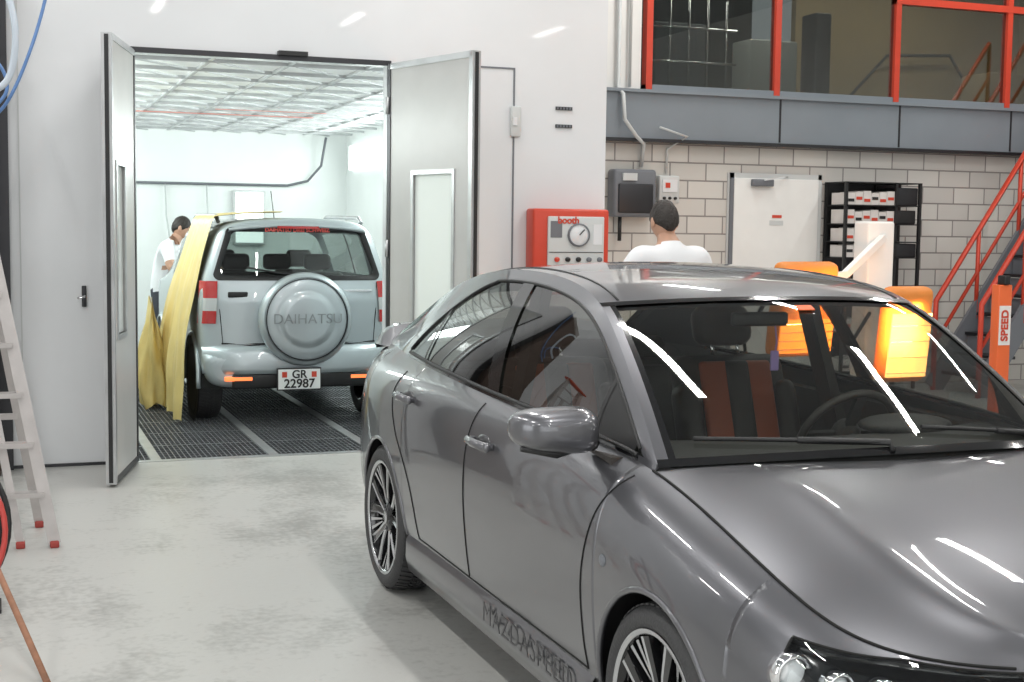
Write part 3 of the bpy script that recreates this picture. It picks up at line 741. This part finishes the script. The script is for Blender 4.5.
B.box((-.55,-.70,.17),(.55,3.40,.30),BLACK);B.box((-.76,.42,.2),(.76,2.3,.28),BLACK)
B.box((-.80,.46,.28),(-.74,2.3,.96),LEATH);B.box((.74,.46,.28),(.80,2.3,.96),LEATH)
B.box((-.6,-.45,.3),(.6,.25,.60),BLACK);B.box((-.72,.40,.28),(.72,.46,.86),BLACK);B.box((-.60,2.6,.28),(.60,3.3,.93),BLACK)
B.grid([[ (u*.70,y-.12*(1-u*u),z) for u in np.linspace(-1,1,13)] for y,z in((.33,.935),(.45,.955),(.62,.975),(.74,.965),(.80,.93),(.82,.84),(.80,.70))],DASH)
B.ell((.37,.66,.985),(.17,.12,.035),DASH,20,10)
c=Vector((.37,1.0,.90));ax=Vector((0,.85,.5)).normalized();a_=Vector((1,0,0));b_=ax.cross(a_)
B.tube([c+(a_*math.cos(t)+b_*math.sin(t))*.185 for t in [2*pi*i/32 for i in range(32)]],.015,LEATH,8,closed=True)
for t in(0,pi,-pi/2): B.obox(c,c+(a_*math.cos(t)+b_*math.sin(t))*.18,.04,.015,DASH,up=ax)
B.ell(c,(.06,.04,.06),DASH,14,8);B.tube([c,c-ax*.28],.03,DASH)
def seat(x,y,w):
    B.box((x-w,y-.28,.42),(x+w,y+.22,.58),LEATH,.06)
    M0=B.M;B.M=Matrix.Translation((x,y+.22,.52))@Matrix.Rotation(-.32,4,'X')
    B.box((-w,-.06,0),(w,.08,.62),LEATH,.06);B.box((-w*.66,-.078,.06),(w*.66,-.04,.58),LORANGE,.03)
    B.box((-w*.22,-.090,.06),(w*.22,-.05,.58),LEATH,.02)
    B.box((-w-.02,-.10,.04),(-w*.68,.05,.5),LEATH,.05);B.box((w*.68,-.10,.04),(w+.02,.05,.5),LEATH,.05)
    B.box((-.13,-.05,.66),(.13,.06,.83),LEATH,.05)
    for d in(-.06,.06): B.tube([(d,0,.6),(d,0,.72)],.008,CHROME)
    B.M=M0
seat(-.41,1.52,.25);seat(.36,1.45,.25)
B.box((-.62,2.0,.40),(.62,2.55,.58),LEATH,.06)
M0=B.M;B.M=Matrix.Translation((0,2.50,.5))@Matrix.Rotation(-.35,4,'X');B.box((-.62,-.06,0),(.62,.08,.55),LEATH,.05)
for d in(-.38,.38): B.box((d-.2,-.08,.05),(d+.2,-.04,.5),LEATH,.03);B.box((d-.12,-.04,.52),(d+.12,.05,.66),LEATH,.04)
B.M=M0
B.box((-.10,.7,.3),(.10,1.5,.60),DASH,.03)
B.box((-.11,.98,1.295),(.11,1.01,1.345),BLACK,.012);B.tube([(0,1.0,1.34),(0,.96,1.385)],.008,BLACK)
B.tube([(.06,.99,1.30),(.065,.985,1.24),(.056,.985,1.18)],.003,PURPLE,6);B.box((.042,.98,1.14),(.074,.99,1.21),PURPLE,.004)
B.build('interior',car)
B=MB()
for x0,x1 in((-.08,-.60),(.60,.06)):
    P=[]
    for k in range(9):
        t=k/8;u=(x0+(x1-x0)*t)/.70;yy=.315+.045*t;P.append(rp(yy,u,.014))
    B.tube(P,.007,BLACK,6);B.tube([rp(.30,x0/.7,.0),P[0],P[4]],.010,BLACK,6)
B.build('wipers',car)
B=MB();B.obox(rp(.90,.02,.003),rp(.90,.12,.003),.03,.004,ORANGE,up=(0,.5,-1));B.build('inspection_sticker',car)
text('sill_lettering','MAZDASPEED',.105,(-.884,.93,.272),(pi/2,0,-pi/2),mat('lettering_dark',(.05,.05,.053),.4),car,ext=.001,bold=-.001,sp=1.12).scale=(1.15,1,1)
for yy,nm in((0,'front'),(RY,'rear')):
    wheel('wheel_%s_right'%nm,(-.775,yy,.325),.318,.252,.225,-1,car);wheel('wheel_%s_left'%nm,(.775,yy,.325),.318,.252,.225,1,car)
# ------------------------------------------------------------------ SUV
SX,SY=2.28,11.02
suv=empty('suv_car',(SX,SY,0))
OUT=np.array([(0,.30),(.40,.30),(.68,.30),(.76,.37),(.79,.52),(.80,.72),(.80,.92),(.785,1.08),(.755,1.2),(.715,1.34),(.675,1.47),(.63,1.58),(.52,1.645),(.28,1.668),(0,1.675)])
on=np.linspace(0,len(OUT)-1,71)
def o2(t):
    n=len(OUT);i=min(int(t),n-2);u=t-i;p=np.concatenate([[2*OUT[0]-OUT[1]],OUT,[OUT[-2]*np.array([-1,1])]])
    return np.array([(1-u)**3,3*u**3-6*u*u+4,-3*u**3+3*u*u+3*u+1,u**3])/6@p[i:i+4]
OD=np.array([o2(t) for t in on]);OD[0,0]=0;OD[-1,0]=0
def ry_(x,z):
    y=.24*max(0,z-1.0)**1.1
    y+=.10*abs(x/.8)**3.5
    if z<.60: y-=.07*min(1,(.60-z)/.05)
    return y
B=MB();rings=[]
full=np.concatenate([OD,OD[::-1][1:-1]*np.array([-1,1])])
ncap=0
for scl in list(np.linspace(.001,.92,26))+[.95,.97,.985,1.]:
    dy={.95:.002,.97:.010,.985:.022,1.:.06}.get(scl,0);r=[]
    for x,z in full:
        zz=.95+(z-.95)*scl;xx=x*scl;r.append((xx,ry_(xx,zz)+dy,zz))
    rings.append(r);ncap+=1
def kz(y): return float(np.interp(y,[0,1.9,2.2,3.05,3.3,3.7],[1,1,.95,.12,.07,.0]))
yst=[.35,.62,.7,1.2,1.25,1.7,2.1,2.3,2.6,2.9,3.05,3.3,3.5,3.65]
for y in yst:
    k=kz(y);q=1 if y<3.2 else 1-.14*(y-3.2)/.45
    rings.append([(x*q,y,z if z<1.05 else 1.05+(z-1.05)*k) for x,z in full])
def inwin(x,z,m=0):
    if not(1.20+m<z<1.56-m): return False
    w=.63+(.54-.63)*(z-1.20)/.36-m
    return abs(x)<w
def suvm(i,j):
    n=len(full);jj=j if j<len(OD) else n-j
    z0=OD[min(jj,len(OD)-1)][1]
    if i<ncap-3:
        c=[sum(rings[a][b%n][k] for a in(i,i+1) for b in(j,j+1))/4 for k in range(3)]
        return None if inwin(c[0],c[2],-.012) else SILVER
    if i<ncap: return SILVER
    y=(yst[i-ncap]+yst[min(i-ncap+1,len(yst)-1)])/2
    if .68<y<2.1 and 1.16<z0<1.52: return BLACK if 1.19<y<1.26 else SUVGLASS
    if 2.2<y<3.05 and z0>1.22: return SUVGLASS
    if z0<.36: return BLACK
    return SILVER
B.grid(rings,suvm,True,closev=True)
r=rings[-1];B.add(r,[list(range(len(r)))],SILVER)
B.build('body_shell',suv)
def RY_(x,z,o=0): return (x,ry_(x,z)-o,z)
B=MB()
def loop(z0,z1,w0,w1,rnd,o,n=12):
    cs=[(w0,z0,-pi/2,0),(w1,z1,0,pi/2),(-w1,z1,pi/2,pi),(-w0,z0,pi,1.5*pi)]
    P=[]
    for (x,z,a0,a1) in cs:
        cx=x-math.copysign(rnd,x);cz=z+(rnd if z==z0 else -rnd)
        for k in range(n+1):
            a=a0+(a1-a0)*k/n;P.append((cx+rnd*math.cos(a),cz+rnd*math.sin(a)))
    out=[]
    for i in range(len(P)):
        a=P[i];b=P[(i+1)%len(P)];d=math.hypot(a[0]-b[0],a[1]-b[1])
        m=20 if d>.5 else (6 if d>.1 else 1)
        for k in range(m):
            t=k/m;out.append(RY_(a[0]+(b[0]-a[0])*t,a[1]+(b[1]-a[1])*t,o))
    return out
L1=loop(1.165,1.592,.685,.58,.05,.004);L2=loop(1.205,1.555,.63,.54,.05,.006)
L3=loop(1.205,1.555,.63,.54,.05,-.05)
B.grid([L1,L2,L3],BLACK,True,closev=True)
g=[]
for i in range(9):
    z=1.19+.38*i/8;w=.645-.095*i/8;g.append([RY_(w*(-1+2*j/16),z,.001) for j in range(17)])
B.grid(g,SUVGLASS)
g=[]
for u in np.linspace(-1,1,25):
    x=u*.56;g.append([(x,.24-.02*u*u,1.60-.03*u*u),(x,.10,1.625-.04*u*u),(x,.085,1.605-.04*u*u),(x,.17,1.59-.04*u*u)])
B.grid(g,SILVER)
B.box((-.17,.085,1.585),(.17,.12,1.605),TAILR)
for sg in(1,-1):
    g=[]
    for i in range(11):
        t=i/10;z=.82+.34*t;g.append([ (sg*x,ry_(x,z)-.014+ (.09 if k>=4 else 0),z) for k,x in enumerate((.675-.02*t,.705,.735,.768-.02*t,.803-.02*t))])
    B.grid(g,lambda i,j:TAILR if not(3<=i<=5) else LGREY)
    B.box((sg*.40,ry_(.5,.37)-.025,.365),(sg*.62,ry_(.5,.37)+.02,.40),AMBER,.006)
    B.tube([(sg*.60,.4,1.635),(sg*.60,.5,1.68),(sg*.60,1.7,1.69),(sg*.60,1.9,1.63)],.018,STEEL)
    for y0 in(.52,2.85):
        B.tube([(sg*.80,y0+.38*math.cos(t),.33+.38*math.sin(t)) for t in np.linspace(-.1,pi+.1,20)],.02,SILVER,8)
        B.lathe([(0,0),(.37,0)],(sg*.803,y0,.33),'x',BLACK,32)
g=[]
for z,o in((.64,.0),(.62,.03),(.58,.05),(.46,.06),(.42,.055),(.41,.03),(.30,.02)):
    g.append([(.78*u,ry_(.78*u,.62)-.0-o-.03+.06*abs(u)**6,z) for u in np.linspace(-1,1,31)])
B.grid(g,lambda i,j:SILVER if i<4 else BLACK)
B.box((-.56,-.075,.30),(.56,.2,.42),BLACK,.02)
def gp(pts,r=.004): B.tube([RY_(x,z,.001) for x,z in pts],r,GAP,6)
gp([(-.66,1.15),(-.64,.9),(-.62,.66),(-.4,.645),(.4,.645),(.62,.66),(.64,.9),(.66,1.15)])
gp([(-.63,.66),(-.3,.655),(0,.655),(.3,.655),(.63,.66)],.007)
B.box((-.58,ry_(.5,1.05)-.012,1.03),(-.42,ry_(.5,1.05)+.01,1.075),BLACK,.01);B.box((.36,ry_(.45,1.09)-.008,1.07),(.60,ry_(.5,1.05)+.005,1.09),CHROME,.003)
B.tube([RY_(.05,1.20,.02),RY_(-.20,1.23,.03),RY_(-.42,1.27,.02)],.009,BLACK,6)
B.tube([(-.1,.6,1.66),(-.1,.75,1.9)],.004,BLACK,6)
B.build('tailgate_details',suv)
B=MB()
B.box((-.68,.3,.34),(.68,3.2,.5),BLACK)
B.box((-.60,.95,.5),(.60,1.10,1.20),LEATH,.05)
for x in(-.36,0,.36): B.box((x-.12,.97,1.22),(x+.12,1.07,1.36),LEATH,.04)
for x in(-.36,.36): B.box((x-.24,1.75,.5),(x+.24,1.88,1.20),LEATH,.05);B.box((x-.12,1.77,1.22),(x+.12,1.86,1.38),LEATH,.04)
B.box((-.65,2.5,.5),(.65,2.9,1.05),DASH,.05)
B.build('interior',suv)
B=MB()
r0=.365
B.lathe([(0,-.205),(r0*.45,-.20),(r0*.56,-.195),(r0*.60,-.180),(r0*.66,-.178),(r0*.86,-.175),(r0*.95,-.150),(r0*1.0,-.11),(r0*1.0,-.03),(r0*.92,.0),(0,.0)],(.02,0,.86),'y',SILVER,64)
B.lathe([(r0*.93,-.164),(r0*1.0,-.150),(r0*1.04,-.11),(r0*1.04,-.085),(r0*1.0,-.07)],(.02,0,.86),'y',SILVER,64)
B.lathe([(r0*.885,-.1745),(r0*.905,-.1745),(r0*.905,-.165)],(.02,0,.86),'y',DARKM,64)
B.build('spare_wheel_cover',suv)
text('cover_lettering','DAIHATSU',.115,(.02,-.206,.865),(pi/2,0,0),mat('cover_letter_grey',(.30,.33,.34),.4,.3),suv,ext=.005,bold=-.001,sp=1.02)
text('window_banner','DAIHATSU DREI SCHWEIZ',.045,(0,ry_(0,1.575)-.012,1.573),(pi/2-.2,0,0),mat('banner_red',(.8,.12,.1),.5),suv,ext=.0005,bold=.002)
B=MB();B.M=Matrix.Translation((-.05,0,.045));B.box((-.17,-.15,.245),(.19,-.13,.425),BLACK,.004);B.box((-.16,-.155,.255),(.18,-.148,.415),WHITE2);B.box((-.13,-.157,.35),(-.09,-.154,.395),RED);B.box((.11,-.157,.35),(.15,-.154,.395),RED);B.build('number_plate',suv)
text('plate_text_1','GR',.09,(-.04,-.157,.417),(pi/2,0,0),BLACK,suv,ext=.001,bold=.002);text('plate_text_2','22987',.10,(-.04,-.157,.342),(pi/2,0,0),BLACK,suv,ext=.001,bold=.002)
for i,(x,y) in enumerate(((-.70,.50),(.70,.50),(-.70,2.85),(.70,2.85))):
    wheel('wheel_%d'%(i+1),(x,y,.335),.325,.22,.21,-1 if x<0 else 1,suv,1)
# masking film draped over the SUV (part of the masked car)
B=MB();g=[]
for i in range(49):
    t=i/48;row=[]
    for j in range(49):
        s=j/48
        y=.22+s*(1.05+.5*t)
        fold=.030*math.sin(s*21+t*3)*t+.018*math.sin(s*43+t*6)*t+.01*math.sin(t*17+s*9)*t
        if t<.15: q=t/.15;x=-.10-.57*q;z=1.72-.045*q*q
        else: q=(t-.15)/.85;x=-.67-.21*q-.09*math.sin(pi*q)-.05*q*q;z=1.675-1.645*q
        row.append((x+fold-.05*q*s if t>=.15 else x,y-.10*t*(1-s)+.06*max(0,.5-abs(t-.5)),z+.006*math.sin(s*40)))
    g.append(row)
B.grid(g,FILM)
g=[]
for z in np.linspace(.02,.95,20):
    row=[]
    for a in np.linspace(0,2*pi,37):
        k=1+.22*math.sin(5*a+z*7)+.12*math.sin(9*a-z*4);w_=.10+.04*math.sin(z*5)-.05*(z/.9)**2
        row.append((-1.02+w_*math.cos(a)*k-.04*z,1.3+.16*math.sin(a)*k,z+.03*math.sin(3*a)))
    g.append(row)
B.grid(g,FILM)
o=B.build('masking_film');o.location=(SX,SY,0)
# ------------------------------------------------------------------ people
def person(name,loc,rz,J,shirt=CLOTHW,headturn=0.,headtilt=0.,shr=.078):
    e=empty(name,loc,rz)
    names=list(J.keys());idx={n:i for i,n in enumerate(names)}
    edges=[('pelvis','spine'),('spine','chest'),('chest','nb'),('nb','neck'),('neck','skull'),
      ('chest','shL'),('shL','elL'),('elL','wrL'),('chest','shR'),('shR','elR'),('elR','wrR'),
      ('pelvis','hipL'),('hipL','knL'),('knL','anL'),('anL','toL'),('pelvis','hipR'),('hipR','knR'),('knR','anR'),('anR','toR')]
    rad={'pelvis':(.155,.115),'spine':(.145,.11),'chest':(.165,.12),'nb':(.10,.085),'neck':(.056,.058),'skull':(.06,.06),
      'sh':(shr,shr),'el':(.05,.05),'wr':(.028,.034),'hip':(.105,.10),'kn':(.068,.07),'an':(.046,.048),'to':(.045,.035)}
    V=[J[n] for n in names];E=[(idx[a],idx[b]) for a,b in edges]
    me=bpy.data.meshes.new('b');me.from_pydata(V,E,[]);o=bpy.data.objects.new('b',me);COL.objects.link(o)
    sk=o.modifiers.new('s','SKIN');sk.use_smooth_shade=True
    ss_=o.modifiers.new('d','SUBSURF');ss_.levels=2;ss_.render_levels=2
    for i,n in enumerate(names):
        k=n if n in rad else n[:-1]
        me.skin_vertices[0].data[i].radius=rad[k];me.skin_vertices[0].data[i].use_root=(n=='pelvis')
    bpy.context.view_layer.update()
    dg=bpy.context.evaluated_depsgraph_get();m2=bpy.data.meshes.new_from_object(o.evaluated_get(dg));bpy.data.objects.remove(o)
    for mt in(shirt,SKIN,PANTS,SHOE): m2.materials.append(mt)
    segs=[(Vector(J[a]),Vector(J[b]),a,b) for a,b in edges]
    for p in m2.polygons:
        c=p.center;best=None
        for a,b,na,nb in segs:
            d=b-a;t=max(0,min(1,(c-a).dot(d)/d.length_squared));dist=(c-a-d*t).length
            if best is None or dist<best[0]: best=(dist,na,nb,t)
        _,na,nb,t=best
        if nb in('neck','skull'): mi=1 if (nb=='skull' or t>.3) else 0
        elif na.startswith('sh') and t>.62: mi=1
        elif nb.startswith('wr'): mi=1
        elif nb.startswith('to'): mi=3
        elif nb.startswith('an') and t>.93: mi=3
        elif nb.startswith(('hip','kn','an')): mi=2
        else: mi=0
        if mi==2 and c.z>J['pelvis'][2]-.04: mi=0
        if mi==0 and c.z<J['pelvis'][2]-.10: mi=2
        p.material_index=mi;p.use_smooth=True
    b=bpy.data.objects.new('body',m2);COL.objects.link(b);b.parent=e
    hc=Vector(J['skull'])+Vector((0,-.005,.055))
    H=MB();H.M=Matrix.Translation(hc)@Matrix.Rotation(headturn,4,'Z')@Matrix.Rotation(headtilt,4,'X')
    def hf(p):
        q=Vector(p)
        if q.z<0: q.x*=1-.28*q.z*q.z;q.y=q.y*(1-.12*q.z*q.z)
        if q.y<-.1 and q.z<-.2: q.y-=.06
        nz=math.exp(-((q.x/.16)**2+((q.z+.12)/.20)**2))
        if q.y<0:q.y-=.20*nz
        ey=math.exp(-(((abs(q.x)-.36)/.16)**2+((q.z-.05)/.10)**2))
        if q.y<0:q.y+=.07*ey
        return q
    H.ell((0,0,0),(.075,.095,.115),SKIN,40,28,hf)
    for s in(-1,1):
        H.ell((s*.077,.008,-.008),(.012,.02,.032),SKIN,12,8);H.ell((s*.029,-.084,.006),(.012,.008,.008),WHITE2,10,8);H.ell((s*.029,-.091,.006),(.005,.003,.006),BLACK,8,6)
        H.box((s*.029-.016,-.096,.022),(s*.029+.016,-.086,.028),HAIR,.002)
    H.ell((0,-.090,-.058),(.024,.010,.008),mat('lips',(.5,.22,.18),.5),12,8)
    H.build('head',e)
    H2=MB();H2.M=H.M
    P=[]
    for i in range(28):
        th=pi*.02+ (pi*.71)*i/27;row=[]
        for k in range(56):
            a=2*pi*k/56;fr=max(0,-math.sin(a));sd_=abs(math.cos(a))**2
            t2=th*(1-.46*fr**1.3-.24*sd_*(1-fr))
            j=1+.018*math.sin(9*a+7*th)+.012*math.sin(17*a+5*th)+.008*math.sin(31*a)
            if i>24: j*=1-.035*(i-24)
            row.append((.083*math.sin(t2)*math.cos(a)*j,.103*math.sin(t2)*math.sin(a)*j+.004,.125*math.cos(t2)*j))
        P.append(row)
    H2.grid(P,HAIR,True,closev=True);H2.build('hair',e)
    for s,w,el in(('L','wrL','elL'),('R','wrR','elR')):
        wv=Vector(J[w]);d=(wv-Vector(J[el])).normalized()
        side_=d.cross(Vector((0,0,1)));
        if side_.length<.3: side_=Vector((0,-1,0))
        side_.normalize();nrm=side_.cross(d).normalized()
        K=MB()
        K.tube([wv-d*.02,wv+d*.02,wv+d*.05,wv+d*.09],[.026,.032,.038,.034],SKIN,12)
        for i,(off,ln) in enumerate(((-.030,.072),(-.010,.082),(.010,.078),(.029,.062))):
            b0=wv+d*.085+side_*off
            K.tube([b0,b0+d*ln*.4-nrm*.006,b0+d*ln*.72-nrm*.022,b0+d*ln*.92-nrm*.045],[.0095,.009,.008,.006],SKIN,8)
        b0=wv+d*.035-side_*.03;K.tube([b0,b0+d*.025-side_*.025,b0+d*.055-side_*.034-nrm*.012],[.012,.0105,.007],SKIN,8)
        K.build('hand_%s'%s,e)
    return e
base=dict(pelvis=(0,0,.96),spine=(0,-.005,1.12),chest=(0,.005,1.30),nb=(0,.015,1.44),neck=(0,.005,1.52),skull=(0,-.01,1.60),
  shL=(.185,.01,1.415),elL=(.24,.03,1.13),wrL=(.25,-.08,.88),shR=(-.185,.01,1.415),elR=(-.24,.03,1.13),wrR=(-.25,-.08,.88),
  hipL=(.095,0,.90),knL=(.105,-.02,.50),anL=(.11,.02,.09),toL=(.125,-.13,.045),hipR=(-.095,0,.90),knR=(-.105,-.02,.50),anR=(-.11,.02,.09),toR=(-.125,-.13,.045))
J=dict(base);J.update(pelvis=(0,.0,.99),spine=(0,0,1.16),chest=(0,.0,1.36),shL=(.205,.0,1.475),shR=(-.205,.0,1.475),nb=(0,-.01,1.515),neck=(0,-.035,1.57),skull=(0,-.065,1.615),elL=(.32,-.06,1.23),wrL=(.20,-.30,1.22),elR=(-.32,-.06,1.23),wrR=(-.20,-.30,1.24),hipL=(.095,0,.93),hipR=(-.095,0,.93))
person('man',(3.68,7.22,.0),pi+.10,J,headtilt=.18,headturn=-.1,shr=.088)
J=dict(base);J.update(pelvis=(0,.01,.95),chest=(0,-.08,1.27),nb=(0,-.13,1.40),neck=(0,-.17,1.46),skull=(0,-.22,1.51),spine=(0,-.02,1.11),
  shL=(.18,-.09,1.37),elL=(.25,-.30,1.18),wrL=(.15,-.52,1.16),shR=(-.18,-.09,1.37),elR=(-.28,-.16,1.12),wrR=(-.22,-.42,1.14))
person('man.001',(1.60,15.0,.0),math.radians(75),J,headtilt=.22)
# ------------------------------------------------------------------ lights
for x in(-4.2,-.8,2.6,6.0,9.8):
    for y in(-5.5,-1.5,2.2,5.4,8.2,10.9):
        if x<4.2 and y>9: continue
        if x<-4 and y in(-5.5,5.4): continue
        e=empty('ceiling_light',(x,y,5.3))
        B=MB();B.box((-.10,-.78,.03),(.10,.78,.08),OFFW,.01);B.tube([(0,-.6,.08),(0,-.6,.9)],.006,STEEL);B.tube([(0,.6,.08),(0,.6,.9)],.006,STEEL)
        B.build('fixture',e)
        l=area('tube_light',(0,0,.0),(0,0,0),.13,1.5,48,(1,.985,.95));l.parent=e
area('unseen_daylight',(-6.8,0,2.6),(0,math.radians(-90),0),4.,7.,170,(.95,.98,1))  # daylight of the open garage door on the left, out of view
area('unseen_daylight',(1,-8.8,2.8),(math.radians(90),0,0),8.,4.,140,(.95,.98,1))  # added fill light behind the camera, the rear wall has no gate
w=bpy.data.worlds.new('world');scene.world=w;w.use_nodes=True;w.node_tree.nodes['Background'].inputs[0].default_value=(.9,.95,1,1);w.node_tree.nodes['Background'].inputs[1].default_value=.4
scene.view_settings.view_transform='Standard'
scene.view_settings.exposure=0.
